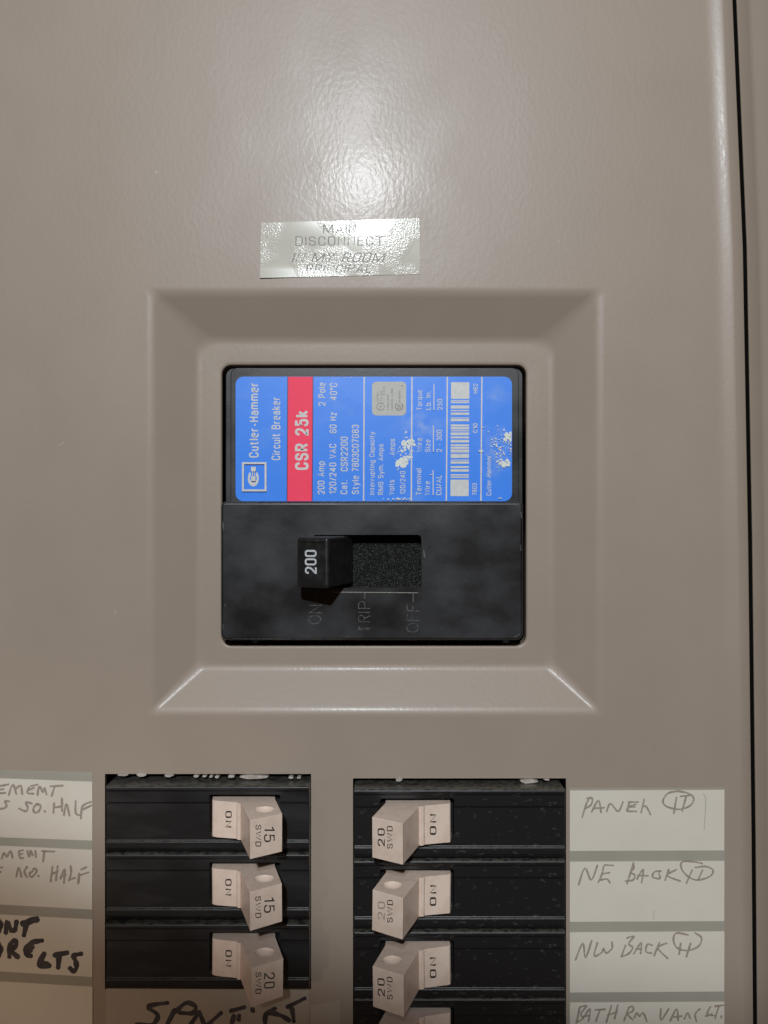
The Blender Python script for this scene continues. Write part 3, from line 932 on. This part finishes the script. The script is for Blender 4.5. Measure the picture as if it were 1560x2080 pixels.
case_proto = {}
handle_proto = {}
def branch(side, row, label, num, dimple, faded=False, lean=0):
    tops = {'left': [1627, 1765.5, 1908.5], 'right': [1634, 1779, 1924, 2061]}[side]
    k = (D - 6.5 / 1000) / D
    dz = -(tops[row] - tops[0]) * S * k
    xc = 421 if side == 'left' else 933
    root = thing('branch_breaker', label, 'circuit breaker', P(xc, 1665, 0) + Vector((0, .004, dz)), 'small black breakers in the two columns')
    base = root.location - Vector((0, 0, dz))
    def settle(o, parent_off):
        o.location = -parent_off
    if side not in case_proto:
        me, o = case_mesh(side)
        me.transform(__import__('mathutils').Matrix.Translation(-base))
        o.parent = root; case_proto[side] = o
        cs = o
    else:
        cs = case_proto[side].copy(); C.objects.link(cs); cs.parent = root
    key = (side, dimple, lean)
    if key not in handle_proto:
        me, o = handle_mesh(side, lean, dimple)
        me.transform(__import__('mathutils').Matrix.Translation(-base))
        o.parent = root; handle_proto[key] = o
        hd = o
    else:
        hd = handle_proto[key].copy(); C.objects.link(hd); hd.parent = root
    hd.rotation_euler = (0, [.004, -.010, .008, -.004][row] * (1 if side == 'left' else -1.3), 0)
    a, b_ = marking_mesh(side, num, faded, lean)
    sh = Vector((0, 0, dz))
    if faded:
        o = obj('worn_numeral', [p + sh for p in a.v], a.f, M['hfade'], hd); face_out(o)
        o['label'] = 'rubbed off numeral'
    else:
        b_.add(a.v, a.f)
    o = obj('printing', [p + sh for p in b_.v], b_.f, M['hprint'], hd); face_out(o)
    return root

branch('left', 0, 'breaker at the top of the left column, tan handle printed 15 SWD', '15', True)
branch('left', 1, 'second breaker down the left column, tan handle printed 15 SWD', '15', True)
branch('left', 2, 'shaded bottom breaker of the left column, tan handle printed 20 SWD', '20', True, lean=3)
branch('right', 0, 'breaker at the top of the right column, clearly printed 20 SWD, dust on its case', '20', False)
branch('right', 1, 'breaker in the right column whose handle number 20 has worn pale', '20', True, True)
branch('right', 2, 'third breaker down the right column, hollow in its handle, black 20 SWD', '20', True, lean=2)
branch('right', 3, 'lowest breaker in the right column, cut by the bottom of the photo', '20', False)

# ---------------------------------------------------------------- stickers and writing
def sheet(quad, h0, h1):
    return plate(quad, h0, h1)
def card(name, quad, m, label, cat, h0, h1, group=None):
    v, f = sheet(quad, h0, h1)
    o = top_mesh(name, v, f, m, label, cat, group); fix_normals(o)
    return o

card('directory_strip', [(-300, 1555), (188, 1568.5), (188, 2300), (-300, 2300)], M['strip'], 'tan backing strip under the labels at the left edge', 'label strip', .005, .10)
card('directory_strip', [(1157, 1601), (1472, 1599.5), (1471, 2300), (1157, 2300)], M['strip'], 'tan backing strip under the pencilled labels at the right', 'label strip', .005, .10)
G = 'paper labels beside the breakers'
HLb = .22
def lab(quad, text, cat='label'): return card('paper_label', quad, M['card'], text, cat, .105, HLb, G)
def script(parent, strokes, ox, oy, k, w, m, name='handwriting', clip=None):
    mb = MB()
    for s in strokes:
        s2 = [(ox + x * k, oy + y * k) for x, y in s]
        stroke(mb, s2, w, HLb + .008)
    o = obj(name, mb.v, mb.f, m, parent); face_out(o)
    return o
kL = 1 / 7.09
a = lab([(-300, 1570), (187.5, 1588), (187.5, 1707.5), (-300, 1690)], 'left hand label ending in EMENT, SO. HALF in pencil')
script(a, ([(-70, 340), (60, 320), (120, 305)], [(-60, 390), (50, 375)], [(-60, 440), (75, 430)], [(-55, 330), (-60, 440)], [(125, 460), (185, 310), (235, 445)], [(235, 365), (300, 325), (320, 450)],
    [(420, 350), (395, 430), (480, 440)], [(415, 390), (490, 355)], [(450, 330), (540, 310)], [(540, 460), (565, 335), (620, 420), (640, 360), (670, 450)],
    [(730, 335), (905, 325)], [(790, 330), (745, 470)], [(130, 550), (70, 555), (95, 610), (60, 650), (-20, 660)],
    [(455, 580), (370, 565), (400, 640), (370, 695), (275, 655)], [(530, 590), (480, 650), (500, 715), (560, 690), (585, 620), (540, 590)], [(640, 690), (650, 702)],
    [(780, 580), (770, 715)], [(890, 510), (895, 690)], [(775, 640), (890, 625)], [(920, 750), (955, 590), (1000, 755)], [(1090, 550), (1090, 720), (1150, 750)],
    [(1165, 795), (1190, 620), (1310, 560)], [(1200, 665), (1310, 612)]), 0, 1550, kL, 4.8, M['pencil'])
a = lab([(-300, 1704), (187.5, 1726.5), (187.5, 1847.5), (-300, 1821)], 'left hand label ending in MENT, NO. HALF in pencil')
script(a, ([(25, 240), (60, 160), (95, 215), (150, 130), (180, 230)], [(270, 140), (285, 225), (335, 235)], [(280, 130), (330, 120)], [(280, 185), (320, 172)], [(390, 130), (420, 220), (440, 120), (470, 195)], [(510, 130), (515, 220)],
    [(605, 135), (780, 140)], [(640, 135), (620, 280)], [(-40, 370), (30, 370)], [(-30, 450), (10, 430)], [(235, 500), (270, 370), (310, 505)], [(390, 360), (350, 430), (390, 510)],
    [(480, 390), (520, 390), (520, 440), (460, 505), (420, 470), (470, 420)], [(548, 488), (556, 494)], [(755, 360), (730, 570)], [(830, 350), (805, 555)], [(750, 460), (830, 430)],
    [(870, 530), (930, 390), (920, 590)], [(890, 490), (945, 472)], [(1015, 350), (1025, 440), (995, 555)], [(1000, 540), (1080, 520)], [(1125, 600), (1140, 460)], [(1130, 490), (1270, 440)], [(1170, 400), (1240, 365)]),
    0, 1710, kL, 4.8, M['pencil'])
a = lab([(-300, 1841), (188, 1867.5), (187.5, 1984.5), (-300, 1955)], 'left hand label lettered in thick black marker, ending ORE LTS')
script(a, ([(-20, 140), (15, 215), (-20, 300)], [(85, 315), (100, 165), (160, 285)], [(165, 285), (215, 270), (238, 160)], [(320, 180), (420, 140), (530, 112)], [(330, 200), (420, 172), (540, 132)], [(385, 170), (345, 350)],
    [(-20, 475), (12, 560), (-20, 650)], [(135, 660), (145, 500), (205, 430), (235, 490), (170, 575), (255, 665)], [(150, 480), (170, 560)], [(600, 430), (470, 455), (385, 525), (370, 615), (440, 650)], [(400, 540), (465, 525)], [(380, 600), (440, 570)],
    [(635, 620), (560, 790), (710, 790)], [(590, 740), (690, 775)], [(790, 640), (965, 605)], [(850, 640), (838, 815)], [(1165, 620), (1060, 650), (1090, 730), (1100, 820), (1050, 870), (1010, 830)]),
    0, 1850, kL, 11.5, M['marker'])
a = lab([(-300, 1976), (188, 2004), (187.5, 2130), (-300, 2100)], 'blank label at the bottom left corner')

kR = 1 / 4.727
a = lab([(1157.5, 1606), (1471.5, 1604.5), (1471, 1727.5), (1157.5, 1728.5)], 'right hand label reading PANEL with a circled II')
script(a, ([(230, 140), (195, 200), (155, 330)], [(200, 150), (250, 150), (240, 210), (180, 250)], [(245, 280), (310, 170), (335, 285)], [(270, 245), (365, 240)], [(390, 275), (425, 200), (500, 275), (545, 185)],
    [(600, 185), (690, 185)], [(606, 190), (586, 268)], [(670, 205), (605, 235), (585, 270), (675, 275)], [(600, 237), (660, 230)], [(750, 160), (720, 285)], [(735, 230), (770, 230), (810, 305)],
    [(1070, 82), (980, 100), (930, 170), (960, 225), (1080, 255), (1190, 220), (1225, 150), (1170, 100), (1060, 78)], [(1060, 140), (1035, 290)], [(1150, 140), (1115, 270)], [(1100, 130), (1180, 122)]),
    1150, 1590, kR, 4.2, M['pencil'])
script(a, ([(1315, 105), (1340, 170), (1325, 450)],), 1150, 1590, kR, 2.0, M['faint'], 'faint_line')
a = lab([(1157.5, 1750.5), (1471.5, 1749), (1471, 1871), (1157.5, 1872.5)], 'right hand label reading NE BACK with a circled II')
script(a, ([(120, 270), (180, 110), (240, 225), (300, 85)], [(370, 80), (450, 85)], [(360, 95), (345, 165), (310, 245)], [(345, 165), (415, 155)], [(330, 225), (390, 215), (420, 250)],
    [(645, 60), (620, 150), (585, 260)], [(645, 60), (650, 110), (620, 150), (660, 180), (640, 225), (570, 235)], [(680, 215), (740, 120), (725, 250)], [(690, 180), (785, 185)],
    [(910, 140), (850, 145), (830, 195), (900, 210), (890, 160)], [(985, 125), (950, 225)], [(1060, 125), (970, 180), (1095, 235)],
    [(1305, 65), (1200, 46), (1110, 54), (1110, 120), (1170, 190), (1260, 225), (1380, 190), (1410, 130), (1340, 95), (1240, 105)], [(1210, 130), (1155, 255)], [(1310, 130), (1270, 215)]),
    1150, 1740, kR, 4.2, M['pencil'])
script(a, ([(845, 515), (840, 600)],), 1150, 1740, kR, 1.6, M['faint'], 'faint_line')
a = lab([(1157.5, 1894), (1471.5, 1892), (1471, 2014), (1157.5, 2016)], 'right hand label reading NW BACK with a circled II')
script(a, ([(90, 330), (160, 170), (185, 310), (245, 145)], [(300, 165), (270, 290), (340, 260), (360, 220), (385, 265), (440, 220), (440, 160)], [(585, 120), (650, 105), (600, 175), (640, 210), (600, 270), (530, 300)], [(570, 190), (530, 300)],
    [(650, 270), (720, 165), (715, 270)], [(670, 225), (725, 225)], [(825, 190), (780, 180), (765, 250), (820, 265)], [(895, 165), (845, 290)], [(965, 170), (880, 215), (975, 315)],
    [(1170, 90), (1060, 72), (1030, 130), (1060, 210), (1160, 240), (1270, 200), (1300, 120), (1240, 72)], [(1100, 170), (1085, 275)], [(1195, 170), (1155, 300)]),
    1150, 1880, kR, 4.2, M['pencil'])
a = lab([(1157.5, 2036.5), (1471.5, 2035), (1471, 2158), (1157.5, 2160)], 'right hand label reading BATH RM VAN. LT. at the bottom')
script(a, ([(130, 785), (100, 935)], [(130, 785), (195, 770), (140, 850), (165, 890), (95, 930)], [(170, 880), (230, 800), (215, 920)], [(175, 870), (225, 865)], [(280, 810), (375, 805)], [(325, 810), (285, 920)],
    [(435, 770), (385, 930)], [(495, 765), (465, 895)], [(400, 860), (490, 830)], [(600, 790), (555, 915)], [(600, 790), (640, 775), (640, 820), (590, 850), (640, 905)], [(655, 885), (680, 840), (705, 870), (740, 840), (775, 920)],
    [(910, 800), (910, 910), (985, 800)], [(1000, 915), (1060, 800), (1075, 910)], [(1020, 880), (1110, 870)], [(1135, 895), (1165, 840), (1190, 890)], [(1285, 800), (1240, 850), (1250, 920)],
    [(1385, 780), (1355, 850), (1420, 865)], [(1340, 870), (1400, 850)], [(1430, 775), (1515, 765)], [(1465, 780), (1430, 890)], [(1490, 870), (1490, 885)]),
    1150, 1880, kR, 4.2, M['pencil'])

# label below the left column and the scrap of tape beside it
sp = card('spare_label', [(216, 2008), (628, 2010), (628, 2250), (216, 2250)], M['shade_paper'], 'label under the left breakers marked SPARE in thick black marker', 'label', .02, .12)
mb = MB()
kS = 1 / 3.391
for s in ([(270, 160), (140, 185), (205, 245), (165, 310), (60, 310)], [(320, 210), (270, 310)], [(330, 220), (400, 160), (465, 185), (445, 230), (360, 228)], [(490, 225), (430, 310)], [(492, 225), (525, 310)],
          [(550, 310), (640, 230)], [(560, 300), (600, 340)], [(710, 215), (800, 190)], [(730, 250), (715, 300)], [(765, 250), (762, 275)], [(856, 203), (861, 215)],
          [(945, 320), (950, 240), (1010, 200)], [(960, 235), (1010, 235), (1060, 250), (1110, 280)], [(1100, 188), (1215, 130)], [(1130, 200), (1142, 285)]):
    stroke(mb, [(260 + x * kS, 1990 + y * kS) for x, y in s], 10.5, .13)
o = obj('handwriting', mb.v, mb.f, M['marker'], sp); face_out(o)
card('tape_scrap', [(630, 2042), (690, 2032), (693, 2120), (632, 2120)], M['shade_paper'], 'small blank pale scrap of tape beside the marker lettered label', 'tape', .005, .10)

# printed tape above the pocket
def tape():
    nx, nz = 40, 16
    TL, TR, BR, BL = (531, 452.5), (852.5, 443.5), (852.5, 557), (528, 564.5)
    v = []; f = []
    for j in range(nz + 1):
        for i in range(nx + 1):
            a, b_ = i / nx, j / nz
            x = (TL[0] * (1 - a) + TR[0] * a) * (1 - b_) + (BL[0] * (1 - a) + BR[0] * a) * b_
            y = (TL[1] * (1 - a) + TR[1] * a) * (1 - b_) + (BL[1] * (1 - a) + BR[1] * a) * b_
            h = .16 + .05 * math.sin(a * 9 + b_ * 2.2) + .04 * math.sin(a * 4 - b_ * 5 + 1)
            if b_ > .85 and a < .6: h += .25 * (b_ - .85) / .15 * (1 - a / .6)
            v.append(P(x, y, h))
    n = len(v)
    for j in range(nz):
        for i in range(nx):
            q = j * (nx + 1) + i
            f.append((q, q + nx + 1, q + nx + 2, q + 1))
    rim = [i for i in range(nx + 1)] + [(j + 1) * (nx + 1) - 1 for j in range(1, nz + 1)] + [nz * (nx + 1) + i for i in range(nx - 1, -1, -1)] + [j * (nx + 1) for j in range(nz - 1, 0, -1)]
    b0 = len(v)
    for q in rim: v.append(Vector((v[q].x, -.00001, v[q].z)))
    m = len(rim)
    for i in range(m):
        j = (i + 1) % m
        f.append((rim[i], rim[j], b0 + j, b0 + i))
    return v, f
v, f = tape()
tp = top_mesh('tape_label', v, f, M['tape'], 'shiny crinkled tape label printed MAIN DISCONNECT on the cover above the pocket', 'label', smooth=True)
flat_smooth(tp, 30)
def th2(px, py):
    a = (px - 530) / 322; b_ = (py - 449) / 112
    return .16 + .05 * math.sin(a * 9 + b_ * 2.2) + .04 * math.sin(a * 4 - b_ * 5 + 1) + .02
mb = MB()
for t_, b_, c_, xa, xb, sh in (('MAIN', 474.5, 454.5, 656.5, 722.5, 0), ('DISCONNECT', 499, 480, 600, 778, 0), ('IN MY ROOM', 533, 513, 592.5, 778, .25), ('PRINCIPAL', 554, 537, 620, 752, .2)):
    letter(mb, t_, b_, c_, xa, xb, th2, 'h', wt=.09, gap=.2, shear=sh, rad=.3)
o = obj('lettering', mb.v, mb.f, M['tapeink'], tp); face_out(o)
